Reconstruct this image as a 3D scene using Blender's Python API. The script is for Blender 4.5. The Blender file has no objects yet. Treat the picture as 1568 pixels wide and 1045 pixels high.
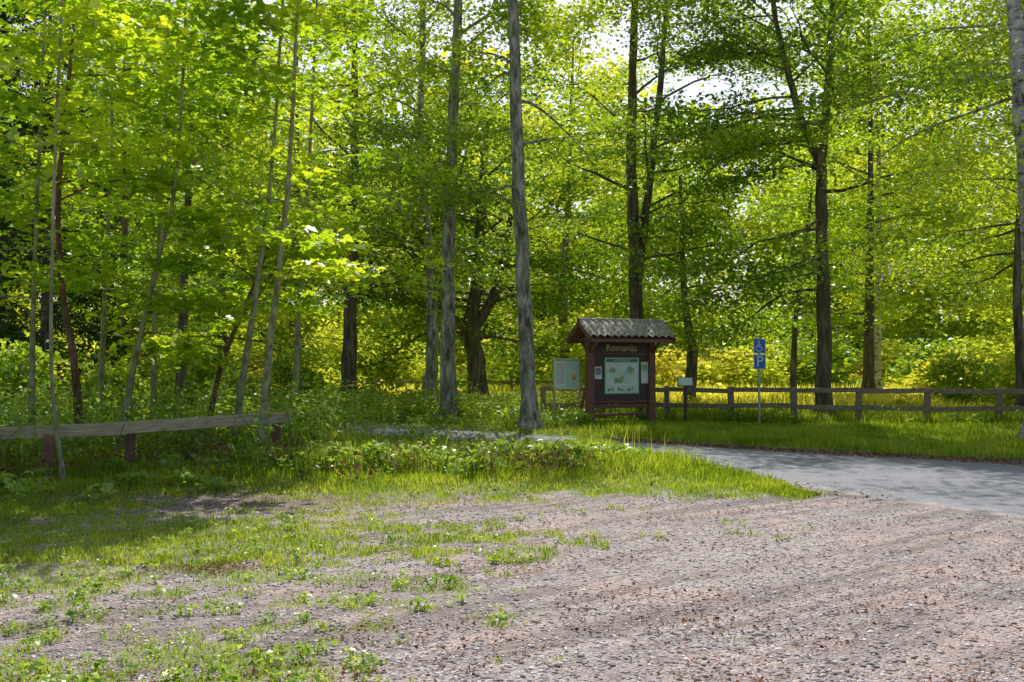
import bpy, math
import numpy as np
from math import radians, sin, cos, pi
rng = np.random.default_rng(7)
scene = bpy.context.scene
scene.view_settings.view_transform = 'Standard'
try: scene.view_settings.look = 'None'
except Exception: pass
scene.view_settings.exposure = 0

# ------------------------------------------------------------ world / sun / camera
SUN_EL, SUN_AZ = 52.0, 4.0
w = bpy.data.worlds.new("World"); scene.world = w; w.use_nodes = True
nt = w.node_tree; bg = nt.nodes['Background']
sky = nt.nodes.new('ShaderNodeTexSky'); sky.sky_type = 'NISHITA'; sky.sun_disc = False
sky.sun_elevation = radians(SUN_EL); sky.sun_rotation = radians(SUN_AZ); sky.dust_density = 3.0
nt.links.new(sky.outputs[0], bg.inputs[0]); bg.inputs[1].default_value = 0.15
sd = bpy.data.lights.new("sun", 'SUN'); sd.energy = 5.0; sd.angle = radians(0.5); sd.color = (1, .95, .86)
so = bpy.data.objects.new("sun", sd); scene.collection.objects.link(so)
from mathutils import Vector
S = Vector((sin(radians(SUN_AZ))*cos(radians(SUN_EL)), cos(radians(SUN_AZ))*cos(radians(SUN_EL)), sin(radians(SUN_EL))))
so.rotation_euler = S.to_track_quat('Z', 'Y').to_euler(); so.location = S*60
cd = bpy.data.cameras.new("camera"); cam = bpy.data.objects.new("camera", cd); scene.collection.objects.link(cam)
cam.location = (0, 0, 1.6); cam.rotation_euler = (radians(91.41), 0, 0)
cd.lens = 35; cd.sensor_width = 36; cd.clip_start = .05; cd.clip_end = 3000
scene.camera = cam

# ------------------------------------------------------------ material helpers
def newmat(name):
    m = bpy.data.materials.new(name); m.use_nodes = True
    n = m.node_tree; n.nodes.clear()
    out = n.nodes.new('ShaderNodeOutputMaterial')
    return m, n, out
def N(n, t, **kw):
    x = n.nodes.new(t)
    for k, v in kw.items(): setattr(x, k, v)
    return x
def noise(n, vec, scale, detail=4, rough=.6):
    x = N(n, 'ShaderNodeTexNoise'); x.inputs['Scale'].default_value = scale
    x.inputs['Detail'].default_value = detail; x.inputs['Roughness'].default_value = rough
    if vec is not None: n.links.new(vec, x.inputs['Vector'])
    return x
def ramp(n, fac, stops):
    x = N(n, 'ShaderNodeValToRGB'); e = x.color_ramp.elements
    while len(e) > 1: e.remove(e[0])
    e[0].position = stops[0][0]; e[0].color = (*stops[0][1], 1)
    for p, c in stops[1:]:
        k = e.new(p); k.color = (*c, 1)
    n.links.new(fac, x.inputs[0]); return x
def mix(n, fac, a, b, mode='MIX'):
    x = N(n, 'ShaderNodeMix', data_type='RGBA', blend_type=mode)
    for sock, v in ((x.inputs[0], fac), (x.inputs[6], a), (x.inputs[7], b)):
        if hasattr(v, 'links'): n.links.new(v, sock)
        elif isinstance(v, (int, float)): sock.default_value = v
        else: sock.default_value = (*v, 1)
    return x.outputs[2]
def math_(n, op, a, b=0.0, clamp=False):
    x = N(n, 'ShaderNodeMath', operation=op); x.use_clamp = clamp
    for i, v in enumerate((a, b)):
        if hasattr(v, 'links'): n.links.new(v, x.inputs[i])
        else: x.inputs[i].default_value = v
    return x.outputs[0]
def g3(v): return (v, v, v)

def leafmat(name, dark, mid, light, trans=0.5, tcol=(1.4, 1.35, .5), gloss=0):
    m, n, out = newmat(name)
    at = N(n, 'ShaderNodeAttribute', attribute_name='tint')
    r = ramp(n, at.outputs['Fac'], [(0, dark), (.5, mid), (1, light)])
    d = N(n, 'ShaderNodeBsdfDiffuse'); n.links.new(r.outputs[0], d.inputs[0])
    t = N(n, 'ShaderNodeBsdfTranslucent'); tc = mix(n, 1.0, r.outputs[0], tcol, 'MULTIPLY'); n.links.new(tc, t.inputs[0])
    ms = N(n, 'ShaderNodeMixShader'); ms.inputs[0].default_value = trans
    n.links.new(d.outputs[0], ms.inputs[1]); n.links.new(t.outputs[0], ms.inputs[2])
    if gloss > 0:
        gl = N(n, 'ShaderNodeBsdfGlossy'); gl.inputs['Roughness'].default_value = .36
        m2 = N(n, 'ShaderNodeMixShader'); m2.inputs[0].default_value = gloss
        n.links.new(ms.outputs[0], m2.inputs[1]); n.links.new(gl.outputs[0], m2.inputs[2])
        n.links.new(m2.outputs[0], out.inputs[0])
    else: n.links.new(ms.outputs[0], out.inputs[0])
    return m

M_maple = leafmat('maple_leaves', (.13, .27, .02), (.36, .54, .03), (.64, .72, .06), .6, gloss=.06)
M_mid = leafmat('tree_leaves', (.08, .18, .022), (.28, .43, .035), (.60, .67, .065), .55, gloss=.05)
M_dark = leafmat('oak_leaves', (.05, .11, .018), (.14, .25, .03), (.30, .42, .05), .5)
M_bright = leafmat('sunny_leaves', (.22, .34, .04), (.50, .60, .07), (.72, .74, .13), .55, (1.3, 1.22, .6))
M_spruce = leafmat('spruce_needles', (.02, .05, .015), (.045, .095, .025), (.075, .14, .035), .15, (1, 1, .6))
M_grass = leafmat('grass_blades', (.12, .21, .025), (.29, .41, .04), (.54, .58, .11), .5, (1.4, 1.3, .6))
M_weed = leafmat('weed_leaves', (.10, .22, .03), (.27, .43, .06), (.54, .64, .13), .5, (1.4, 1.3, .6), .05)
M_mead = leafmat('meadow_grass', (.32, .40, .04), (.60, .60, .08), (.76, .69, .20), .6, (1.3, 1.2, .7))
M_dead = leafmat('dead_leaves', (.10, .04, .025), (.25, .11, .065), (.44, .26, .16), .25, (1, 1, 1))

def barkmat(name, c1, c2, c3, sc=6, zs=.25, bump=.6, moss=1.0):
    m, n, out = newmat(name)
    geo = N(n, 'ShaderNodeNewGeometry')
    mp = N(n, 'ShaderNodeMapping'); mp.inputs['Scale'].default_value = (1, 1, zs); n.links.new(geo.outputs['Position'], mp.inputs[0])
    a = noise(n, mp.outputs[0], sc, 5, .7); b = noise(n, geo.outputs['Position'], 2.2, 4)
    r = ramp(n, a.outputs[0], [(.36, c1), (.5, c2), (.62, c3)])
    col = r.outputs[0]
    if moss: col = mix(n, math_(n, 'MULTIPLY', math_(n, 'SUBTRACT', b.outputs[0], .47), 3.5*moss, True), r.outputs[0], tuple(.45*x+y for x, y in zip(c2, (.03, .055, .005))))
    p = N(n, 'ShaderNodeBsdfPrincipled'); p.inputs['Roughness'].default_value = .9; n.links.new(col, p.inputs['Base Color'])
    bp = N(n, 'ShaderNodeBump'); bp.inputs['Strength'].default_value = bump; bp.inputs['Distance'].default_value = .06
    n.links.new(noise(n, mp.outputs[0], sc*3, 5, .7).outputs[0], bp.inputs['Height']); n.links.new(bp.outputs[0], p.inputs['Normal'])
    n.links.new(p.outputs[0], out.inputs[0]); return m
B_grey = barkmat('grey_bark', (.08, .07, .05), (.32, .29, .22), (.60, .57, .47), 8, .3, .8, .8)
B_dark = barkmat('dark_bark', (.05, .037, .027), (.15, .11, .08), (.28, .215, .15), 8, .2, .8)
B_red = barkmat('reddish_bark', (.07, .035, .025), (.20, .095, .06), (.30, .17, .11), 9, .5)
B_green = barkmat('green_bark', (.18, .16, .07), (.36, .33, .17), (.52, .48, .29), 9, .6, .6, .7)
B_birch = barkmat('birch_bark', (.03, .028, .025), (.40, .38, .33), (.62, .60, .55), 4, 1.8, .4, 0)

def solid(name, col, rough=.6, var=.25, sc=12, bump=.2, stretch=(1, 1, 1), coords='Object', metallic=0):
    m, n, out = newmat(name)
    tc = N(n, 'ShaderNodeTexCoord'); mp = N(n, 'ShaderNodeMapping'); mp.inputs['Scale'].default_value = stretch
    n.links.new(tc.outputs[coords], mp.inputs[0])
    a = noise(n, mp.outputs[0], sc, 5, .65)
    r = ramp(n, a.outputs[0], [(.3, tuple(c*(1-var) for c in col)), (.7, tuple(min(1, c*(1+var)) for c in col))])
    p = N(n, 'ShaderNodeBsdfPrincipled'); p.inputs['Roughness'].default_value = rough; p.inputs['Metallic'].default_value = metallic
    n.links.new(r.outputs[0], p.inputs['Base Color'])
    if bump:
        bp = N(n, 'ShaderNodeBump'); bp.inputs['Strength'].default_value = bump; bp.inputs['Distance'].default_value = .01
        n.links.new(a.outputs[0], bp.inputs['Height']); n.links.new(bp.outputs[0], p.inputs['Normal'])
    n.links.new(p.outputs[0], out.inputs[0]); return m
W_brown = solid('brown_stained_wood', (.23, .095, .066), .6, .35, 6, .4, (6, 6, .8))
W_dark = solid('dark_stained_board', (.095, .048, .042), .55, .3, 6, .3, (1, 6, 8))
W_fence = solid('weathered_fence_wood', (.29, .205, .15), .85, .45, 5, .5, (2, 2, 2))
W_rail = solid('grey_weathered_plank', (.52, .43, .27), .85, .45, 5, .5, (.6, 6, 10))
W_post = solid('red_brown_post', (.27, .12, .08), .8, .4, 6, .4)
M_white = solid('white_sheet', (.84, .86, .82), .4, .04, 3, 0)
M_blue = solid('blue_sign_face', (.014, .16, .62), .35, .08, 3, 0)
M_metal = solid('galvanised_steel', (.50, .51, .51), .45, .15, 10, 0, metallic=.3)
M_gold = solid('gold_lettering', (.80, .66, .32), .5, .1, 5, 0)
M_tile = solid('mossy_roof_tile', (.42, .38, .31), .85, .55, 9, .6)
M_paleg = solid('pale_green_print', (.68, .82, .60), .4, .06, 4, 0)
M_green = solid('green_print', (.26, .50, .22), .4, .3, 7, 0)
M_dgreen = solid('dark_green_print', (.06, .21, .15), .4, .1, 4, 0)
M_tan = solid('tan_print', (.60, .40, .20), .4, .3, 9, 0)
M_cyan = solid('pale_blue_print', (.52, .80, .84), .4, .10, 8, 0)
M_grey = solid('grey_print', (.24, .28, .26), .5, .2, 9, 0)

# ------------------------------------------------------------ mesh helpers
def link(o, parent=None):
    scene.collection.objects.link(o)
    if parent is not None: o.parent = parent
    return o
def empty(name, loc=(0, 0, 0), rz=0):
    e = bpy.data.objects.new(name, None); e.location = loc; e.rotation_euler = (0, 0, rz); e.empty_display_size = .3
    return link(e)
def npmesh(name, V, F, mats, tint=None, matidx=None, smooth=False, attrs=None):
    V = np.asarray(V, dtype=np.float32); F = np.asarray(F, dtype=np.int32); k = F.shape[1]
    me = bpy.data.meshes.new(name)
    me.vertices.add(len(V)); me.vertices.foreach_set('co', V.ravel())
    me.loops.add(F.size); me.loops.foreach_set('vertex_index', F.ravel())
    me.polygons.add(len(F)); me.polygons.foreach_set('loop_start', np.arange(0, F.size, k, dtype=np.int32))
    try: me.polygons.foreach_set('loop_total', np.full(len(F), k, dtype=np.int32))
    except Exception: pass
    for m in (mats if isinstance(mats, (list, tuple)) else [mats]): me.materials.append(m)
    if matidx is not None: me.polygons.foreach_set('material_index', np.asarray(matidx, dtype=np.int32))
    if smooth: me.polygons.foreach_set('use_smooth', np.ones(len(F), dtype=bool))
    me.update(calc_edges=True)
    if tint is not None:
        a = me.attributes.new('tint', 'FLOAT', 'FACE'); a.data.foreach_set('value', np.asarray(tint, dtype=np.float32))
    for nm, arr in (attrs or {}).items():
        a = me.attributes.new(nm, 'FLOAT', 'POINT'); a.data.foreach_set('value', np.asarray(arr, dtype=np.float32))
    return me
def obj(name, me, parent=None):
    return link(bpy.data.objects.new(name, me), parent)
def norm(a): return a/np.maximum(np.linalg.norm(a, axis=1, keepdims=True), 1e-9)

def kites(C, L, W, up=1.0, jit=.55, fold=.12, lobes=1, tdir=None):
    n = len(C)
    Nn = norm(rng.normal(size=(n, 3))*jit + np.array([0, 0, up]))
    T = rng.normal(size=(n, 3)) if tdir is None else tdir + rng.normal(size=(n, 3))*.35
    T = norm(T - (T*Nn).sum(1, keepdims=True)*Nn); B = np.cross(Nn, T)
    L = np.broadcast_to(L, (n,)).reshape(-1, 1); W = np.broadcast_to(W, (n,)).reshape(-1, 1)
    Vs, Fs = [], []; off = 0
    angs = [0] if lobes == 1 else [0, 1.0, -1.0]
    for a in angs:
        t = T*cos(a)+B*sin(a); b = -T*sin(a)+B*cos(a); s = 1 if a == 0 else .75
        base = C - T*L*.35
        tip = base + t*L*s - Nn*L*fold*.6
        m = base + t*L*.5*s
        V = np.stack([base, m+b*W*.5*s+Nn*L*fold, tip, m-b*W*.5*s+Nn*L*fold], 1).reshape(-1, 3)
        Vs.append(V); Fs.append(np.arange(4*n).reshape(-1, 4)+off); off += 4*n
    return np.concatenate(Vs), np.concatenate(Fs)

def tube(P, R, k):
    P = np.asarray(P, float); R = np.asarray(R, float); n = len(P)
    T = norm(np.gradient(P, axis=0)); ref = np.array([0, 0, 1.]) if abs(T[0, 2]) < .8 else np.array([1., 0, 0])
    A = norm(np.cross(T, ref)); B = np.cross(T, A)
    an = np.arange(k)*2*pi/k
    V = P[:, None, :] + R[:, None, None]*(A[:, None, :]*np.cos(an)[None, :, None] + B[:, None, :]*np.sin(an)[None, :, None])
    i = np.arange(n-1)[:, None]; j = np.arange(k)[None, :]; j2 = (j+1) % k
    F = np.stack([i*k+j+0*i, i*k+j2, (i+1)*k+j2, (i+1)*k+j], -1).reshape(-1, 4)
    return V.reshape(-1, 3), F
class Acc:
    def __init__(s): s.V = []; s.F = []; s.T = []; s.M = []; s.n = 0
    def add(s, V, F, t=None, m=None):
        s.V.append(V); s.F.append(F+s.n); s.n += len(V)
        if t is not None: s.T.append(t)
        if m is not None: s.M.append(np.full(len(F), m))
    def get(s): return np.concatenate(s.V), np.concatenate(s.F)

def catmull(P, m=6):
    P = np.asarray(P, float); Q = np.vstack([2*P[0]-P[1], P, 2*P[-1]-P[-2]]); out = []
    for i in range(1, len(Q)-2):
        for t in np.arange(m)/m:
            a, b, c, d = Q[i-1], Q[i], Q[i+1], Q[i+2]
            out.append(.5*((2*b)+(-a+c)*t+(2*a-5*b+4*c-d)*t*t+(-a+3*b-3*c+d)*t**3))
    out.append(P[-1]); return np.array(out)

def grow(p, az, el, L, nseg, curl, jit=.18):
    pts = [np.array(p, float)]
    for i in range(nseg):
        d = np.array([sin(az)*cos(el), cos(az)*cos(el), sin(el)])
        pts.append(pts[-1]+d*L/nseg); az += rng.normal()*jit; el += curl/nseg + rng.normal()*jit*.7
    return np.array(pts), az, el

def make_tree(name, stems, bark, leaf, nlimb=24, z0=4, Lmax=4, Lmin=1.2, el=(.2, .8), curl=-.3, nsub=6,
              per=24, spread=(.42, .12), size=.14, lobes=1, loc=(0, 0, 0), bias=None, jit=.5, limbr=1.0, z1=99, tone=0):
    T = Acc(); C = []; LB = []
    for si, (path, r0, r1) in enumerate(stems):
        P = catmull(path, 5); n = len(P)
        zt = P[:, 2]; t = np.linspace(0, 1, n)
        P[1:, :2] += rng.normal(size=(n-1, 2))*r0*.06
        R = (r0*(1-t)+r1*t)*(1+.04*rng.normal(size=n))
        if si == 0: R = R*(1+.7*np.exp(-zt/.35))
        V, F = tube(P, R, 12 if r0 > .1 else 8); T.add(V, F)
        zs = max(z0, P[0, 2]+.2); ze = min(P[-1, 2], z1)
        nl = int(nlimb/len(stems)) if len(stems) > 1 else nlimb
        for i in range(nl):
            z = zs+(ze-zs)*((i+rng.random())/nl)
            k = np.searchsorted(zt, z); k = min(max(k, 1), n-1)
            f = (z-zt[k-1])/max(zt[k]-zt[k-1], 1e-6); p = P[k-1]*(1-f)+P[k]*f; r = R[k-1]*(1-f)+R[k]*f
            u = (z-zs)/max(ze-zs, .1)
            LL = Lmin+(Lmax-Lmin)*math.sqrt(max(0, 1-(max(u, .0)-.3)**2/.55))
            LL *= rng.uniform(.65, 1.1)
            az = rng.random()*2*pi if bias is None or rng.random() < .5 else bias+rng.normal()*.8
            e = el[0]+(el[1]-el[0])*u+rng.normal()*.2
            lp, a2, e2 = grow(p, az, e, LL, 6, curl)
            rl = min(r*.42, .014+LL*.011)*limbr
            V, F = tube(lp, np.linspace(rl, .006, 7), 6); T.add(V, F)
            lt = rng.random()
            C.append(lp[-1]); LB.append(lt)
            for j in range(nsub):
                tt = rng.uniform(.25, 1)*6; kk = min(int(tt), 5); q = lp[kk]+(lp[kk+1]-lp[kk])*(tt-kk)
                sgn = 1 if j % 2 else -1
                sp, _, _ = grow(q, az+sgn*rng.uniform(.5, 1.2), e*.4+rng.normal()*.25, LL*rng.uniform(.25, .5), 3, curl)
                V, F = tube(sp, np.linspace(.4*rl*(1-tt/9), .004, 4), 4); T.add(V, F)
                C += [sp[1], sp[2], sp[3]]; LB += [lt]*3
    C = np.array(C); LB = np.array(LB)
    cnt = np.maximum(3, (per*rng.uniform(.3, 1.6, len(C)))).astype(int)
    idx = np.repeat(np.arange(len(C)), cnt)
    D = rng.normal(size=(len(idx), 3))*np.array([spread[0], spread[0], spread[1]])
    D[:, 2] -= .15*np.hypot(D[:, 0], D[:, 1])
    pos = C[idx]+D
    L = size*rng.uniform(.6, 1.3, len(pos))
    V, F = kites(pos, L, L*.75, 1.0, jit, lobes=lobes)
    tc = rng.random(len(C)); tint = np.clip(.45*LB[idx]+.35*tc[idx]+.45*rng.random(len(idx))-.12+tone, 0, 1)
    if lobes > 1: tint = np.tile(tint, 3)
    par = empty(name, loc)
    tv, tf = T.get()
    obj('trunk_and_branches', npmesh(name+'_wood', tv, tf, bark, smooth=True), par)
    obj('foliage', npmesh(name+'_foliage', V, F, leaf, tint), par)
    return par
def copy_tree(par, name, loc, rz, s):
    e = empty(name, loc, rz); e.scale = s if hasattr(s, '__len__') else (s, s, s)
    for c in par.children: obj(c.name.split('.')[0], c.data, e)
    return e

# ------------------------------------------------------------ noise fields
_g = rng.random((256, 256))
def vn(x, y, s, o=0):
    x = np.asarray(x)/s+o*17.3; y = np.asarray(y)/s+o*9.7
    xi = np.floor(x).astype(int); yi = np.floor(y).astype(int); fx = x-xi; fy = y-yi
    fx = fx*fx*(3-2*fx); fy = fy*fy*(3-2*fy)
    G = lambda a, b: _g[a % 256, b % 256]
    return (G(xi, yi)*(1-fx)+G(xi+1, yi)*fx)*(1-fy)+(G(xi, yi+1)*(1-fx)+G(xi+1, yi+1)*fx)*fy
def fbm(x, y, s, o=0): return (vn(x, y, s, o)+.5*vn(x, y, s/2, o+1)+.25*vn(x, y, s/4, o+2))/1.75

near = np.array([(40, -14), (20, .0), (9.5, 6.7), (5.6, 9.9), (4.7, 11.2), (3.9, 12.7), (2.9, 15.2), (1.7, 18.2), (-1, 20.9), (-3.8, 23.1), (-9, 26.6), (-20, 31.5), (-45, 38)], float)
far = np.array([(46, -7), (26, 5.0), (14.5, 12), (9.6, 15.2), (8.3, 16), (6.9, 17.1), (5.4, 18.1), (2.4, 20.9), (-1, 24.3), (-4.3, 27.2), (-9.5, 30.6), (-20.5, 34.9), (-45.5, 41)], float)
near = catmull(np.c_[near, np.zeros(len(near))], 8)[:, :2]; far = catmull(np.c_[far, np.zeros(len(far))], 8)[:, :2]
poly = np.vstack([near, far[::-1]])
def inpoly(x, y, poly):
    x = np.asarray(x); y = np.asarray(y); ins = np.zeros(x.shape, bool); j = len(poly)-1
    for i in range(len(poly)):
        xi, yi = poly[i]; xj, yj = poly[j]
        c = ((yi > y) != (yj > y)) & (x < (xj-xi)*(y-yi)/((yj-yi) if yj != yi else 1e-9)+xi)
        ins ^= c; j = i
    return ins
def seg_y(line, x):
    o = np.argsort(line[:, 0]); return np.interp(x, line[o, 0], line[o, 1])
def edge_y(x):
    return np.interp(x, [-14, -8, -4.9, -3.9, -2.4, -1.3, 0, 1.4, 2.6, 3.4, 4.0], [6.9, 8.0, 9.6, 10.9, 11.1, 11.4, 12.0, 12.1, 11.8, 11.3, 11.9])
def grassmask(x, y):
    e = edge_y(x)+(fbm(x, y, 1.1, 3)-.5)*1.6
    g = np.clip((y-e)/.8+.5, 0, 1)
    g = g*np.clip(.55+(y-e)/2.0+(fbm(x, y, .4, 41)-.5)*1.4, 0, 1)
    yn = seg_y(near, x)
    g = np.where((x > 3.2) & (y < yn+.2), np.clip((3.9-x+(fbm(x, y, .8, 4)-.5))/.5, 0, 1)*g, g)
    left = np.clip((2.2-x+.15*(y-6))/4.2, 0, 1)
    band = np.clip(1-np.abs(y-9.2)/1.4, 0, 1)*np.clip((.9-x)/2.0, 0, 1)
    cov = .07+.29*left+.10*band
    f = .42*fbm(x*.7+y*.3, y, 1.0, 11)+.58*fbm(x, y, .22, 12)
    p = np.clip((f-(.735-cov))/.16, 0, 1)*.62
    g = np.maximum(g, p*(y > 3))
    soil = np.exp(-(((x+3.2)/1.8)**2+((y-11.6)/.8)**2))
    soil2 = np.exp(-(((x-.5)/1.5)**2+((y-12.2)/.35)**2))
    g = g*(1-.85*np.clip(soil+soil2*.8, 0, 1)*np.clip((fbm(x, y, .35, 21)-.35)*4, 0, 1))
    return g
def height(x, y):
    h = np.zeros_like(x)
    isl = np.clip((y-edge_y(x)-.4)/2.5, 0, 1)*np.clip((seg_y(near, x)-y-.4)/3.0, 0, 1)
    h += .10*isl*(.5+fbm(x, y, 1.3, 6))*np.interp(x, [-5, -3], [.4, 1])
    beyond = np.clip((y-seg_y(far, x)-1)/4, 0, 1)
    h += .10*beyond*fbm(x, y, 2.5, 7)*np.clip((70-y)/20, 0, 1)
    nr = np.clip(1-isl*3, 0, 1)*(y < 13)
    u = -x*.616+y*.788; v = x*.788+y*.616
    h += nr*(.036*(vn(u, v*.15, .30, 8)-.5)+.018*(vn(x, y, .2, 9)-.5))*(~(inpoly(x, y, poly)))
    return h

# ------------------------------------------------------------ ground
xs = np.concatenate([[-900, -500, -250, -120, -70, -45], np.arange(-32, -10, .8), np.arange(-10, 10, .09), np.arange(10, 32, .6), [34, 45, 70, 120, 250, 500, 900]])
ys = np.concatenate([[-600, -200, -60, -20, -8, -2, 0, 1.5], np.arange(2.5, 14, .08), np.arange(14, 32, .22), np.arange(32, 80, 1.5), [82, 90, 110, 150, 250, 500, 1000, 1600]])
X, Y = np.meshgrid(xs, ys); nx, ny = len(xs), len(ys)
gm = grassmask(X, Y)
H = height(X, Y)
i = np.arange(ny-1)[:, None]; j = np.arange(nx-1)[None, :]
F = np.stack([i*nx+j, i*nx+j+1, (i+1)*nx+j+1, (i+1)*nx+j], -1).reshape(-1, 4)
fd = Y-seg_y(far, X)
litter = np.exp(-(((X+5)/3.2)**2+((Y-17)/4.)**2))+.85*np.exp(-((fd-.5)/.7)**2)*(X > 2)+.6*np.exp(-(((X+3.2)/1.8)**2+((Y-11.6)/.9)**2))
gmat, n, out = newmat('gravel_and_grass_ground')
geo = N(n, 'ShaderNodeNewGeometry'); P = geo.outputs['Position']
ag = N(n, 'ShaderNodeAttribute', attribute_name='grass'); al = N(n, 'ShaderNodeAttribute', attribute_name='litter')
vor = N(n, 'ShaderNodeTexVoronoi'); vor.inputs['Scale'].default_value = 55; n.links.new(P, vor.inputs['Vector'])
vor2 = N(n, 'ShaderNodeTexVoronoi'); vor2.inputs['Scale'].default_value = 130; n.links.new(P, vor2.inputs['Vector'])
sep = N(n, 'ShaderNodeSeparateColor'); n.links.new(vor.outputs['Color'], sep.inputs[0])
stone = ramp(n, sep.outputs[0], [(0, (.14, .12, .115)), (.3, (.28, .24, .23)), (.7, (.44, .385, .37)), (1, (.70, .66, .64))])
sep2 = N(n, 'ShaderNodeSeparateColor'); n.links.new(vor2.outputs['Color'], sep2.inputs[0])
fine = ramp(n, sep2.outputs[1], [(0, (.20, .165, .155)), (1, (.50, .42, .39))])
mr = N(n, 'ShaderNodeMapping'); mr.inputs['Rotation'].default_value = (0, 0, radians(-38)); n.links.new(P, mr.inputs[0])
mp = N(n, 'ShaderNodeMapping'); mp.inputs['Scale'].default_value = (.16, 2.0, 1); n.links.new(mr.outputs[0], mp.inputs[0])
rut = noise(n, mp.outputs[0], 1.3, 6, .7); big = noise(n, P, .55, 4, .6)
base = mix(n, ramp(n, big.outputs[0], [(.38, g3(.15)), (.62, g3(.85))]).outputs[0], stone.outputs[0], fine.outputs[0])
base = mix(n, ramp(n, noise(n, P, .8, 4).outputs[0], [(.49, g3(0)), (.66, g3(.65))]).outputs[0], base, (.50, .355, .285))
base = mix(n, ramp(n, rut.outputs[0], [(.47, g3(0)), (.58, g3(.65))]).outputs[0], base, (.15, .115, .105))
base = mix(n, ramp(n, noise(n, P, 7, 5, .75).outputs[0], [(.52, g3(0)), (.64, g3(.65))]).outputs[0], base, (.13, .092, .078))
fn = noise(n, P, 16, 4, .7)
gcol = ramp(n, noise(n, P, 5, 5, .7).outputs[0], [(.3, (.07, .11, .02)), (.5, (.16, .24, .03)), (.7, (.28, .35, .06))])
fac = math_(n, 'MULTIPLY', math_(n, 'ADD', math_(n, 'SUBTRACT', ag.outputs['Fac'], .5), math_(n, 'MULTIPLY', math_(n, 'SUBTRACT', fn.outputs[0], .5), 1.8)), 2.0)
fac = math_(n, 'ADD', fac, .12, True)
col = mix(n, fac, base, gcol.outputs[0])
lc = ramp(n, noise(n, P, 20, 4, .75).outputs[0], [(.3, (.06, .042, .03)), (.5, (.19, .125, .095)), (.7, (.36, .26, .20))])
lf = math_(n, 'MULTIPLY', math_(n, 'ADD', al.outputs['Fac'], math_(n, 'SUBTRACT', fn.outputs[0], .6)), 1.5, True)
col = mix(n, lf, col, lc.outputs[0])
sx = N(n, 'ShaderNodeSeparateXYZ'); n.links.new(P, sx.inputs[0])
mf = N(n, 'ShaderNodeMapRange'); n.links.new(sx.outputs[1], mf.inputs[0]); mf.inputs[1].default_value = 29; mf.inputs[2].default_value = 35
mead = ramp(n, noise(n, P, .6, 5, .65).outputs[0], [(.3, (.30, .40, .04)), (.5, (.52, .56, .07)), (.7, (.66, .62, .14))])
col = mix(n, mf.outputs[0], col, mead.outputs[0])
p = N(n, 'ShaderNodeBsdfPrincipled'); p.inputs['Roughness'].default_value = .95; n.links.new(col, p.inputs['Base Color'])
bp = N(n, 'ShaderNodeBump'); bp.inputs['Strength'].default_value = .9; bp.inputs['Distance'].default_value = .012
hh = math_(n, 'ADD', math_(n, 'MULTIPLY', vor.outputs['Distance'], -1.3), math_(n, 'MULTIPLY', noise(n, P, 60, 4, .7).outputs[0], .8))
n.links.new(hh, bp.inputs['Height']); n.links.new(bp.outputs[0], p.inputs['Normal']); n.links.new(p.outputs[0], out.inputs[0])
obj('ground', npmesh('ground', np.stack([X, Y, H], -1).reshape(-1, 3), F, gmat, smooth=True, attrs={'grass': gm.ravel(), 'litter': litter.ravel()}))

amat, n, out = newmat('worn_asphalt')
geo = N(n, 'ShaderNodeNewGeometry'); P = geo.outputs['Position']
v = N(n, 'ShaderNodeTexVoronoi'); v.inputs['Scale'].default_value = 70; n.links.new(P, v.inputs['Vector'])
s = N(n, 'ShaderNodeSeparateColor'); n.links.new(v.outputs['Color'], s.inputs[0])
c = ramp(n, s.outputs[0], [(0, (.08, .09, .11)), (.7, (.155, .165, .195)), (1, (.29, .30, .33))])
c2 = mix(n, ramp(n, noise(n, P, .9, 6, .7).outputs[0], [(.4, g3(0)), (.66, g3(.7))]).outputs[0], c.outputs[0], (.215, .22, .245))
ae = N(n, 'ShaderNodeAttribute', attribute_name='edge')
ef = math_(n, 'MULTIPLY', math_(n, 'ADD', ae.outputs['Fac'], math_(n, 'MULTIPLY', math_(n, 'SUBTRACT', noise(n, P, 5, 5, .7).outputs[0], .64), 2.2)), 2.2, True)
c3 = mix(n, ef, c2, (.33, .285, .27))
p = N(n, 'ShaderNodeBsdfPrincipled'); p.inputs['Roughness'].default_value = .8; n.links.new(c3, p.inputs['Base Color'])
bp = N(n, 'ShaderNodeBump'); bp.inputs['Strength'].default_value = .6; bp.inputs['Distance'].default_value = .01
n.links.new(noise(n, P, 70, 4, .7).outputs[0], bp.inputs['Height']); n.links.new(bp.outputs[0], p.inputs['Normal']); n.links.new(p.outputs[0], out.inputs[0])
tt = np.array([0, .05, .12, .3, .5, .7, .88, .95, 1.0]); m = len(near)
jn = (vn(np.arange(m)*1., np.arange(m)*0., 1.3, 5)-.5)[:, None]*.5
RV = near[:, None, :]*(1-tt)[None, :, None]+far[:, None, :]*tt[None, :, None]
RV[:, 0, 1] += jn[:, 0]; RV[:, -1, 1] += jn[::-1, 0]
ez = np.array([-.045, .006, .014, .03, .04, .03, .014, .006, -.045]); ed = np.array([1, .5, .15, 0, 0, 0, .05, .35, 1.])
RZ = np.broadcast_to(ez+.008, (m, 9)); RV3 = np.dstack([RV, RZ]).reshape(-1, 3)
i = np.arange(m-1)[:, None]; j = np.arange(8)[None, :]
RF = np.stack([i*9+j, i*9+j+1, (i+1)*9+j+1, (i+1)*9+j], -1).reshape(-1, 4)[:, ::-1]
obj('road', npmesh('road', RV3, RF, amat, smooth=True, attrs={'edge': np.tile(ed, m)}))

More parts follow.
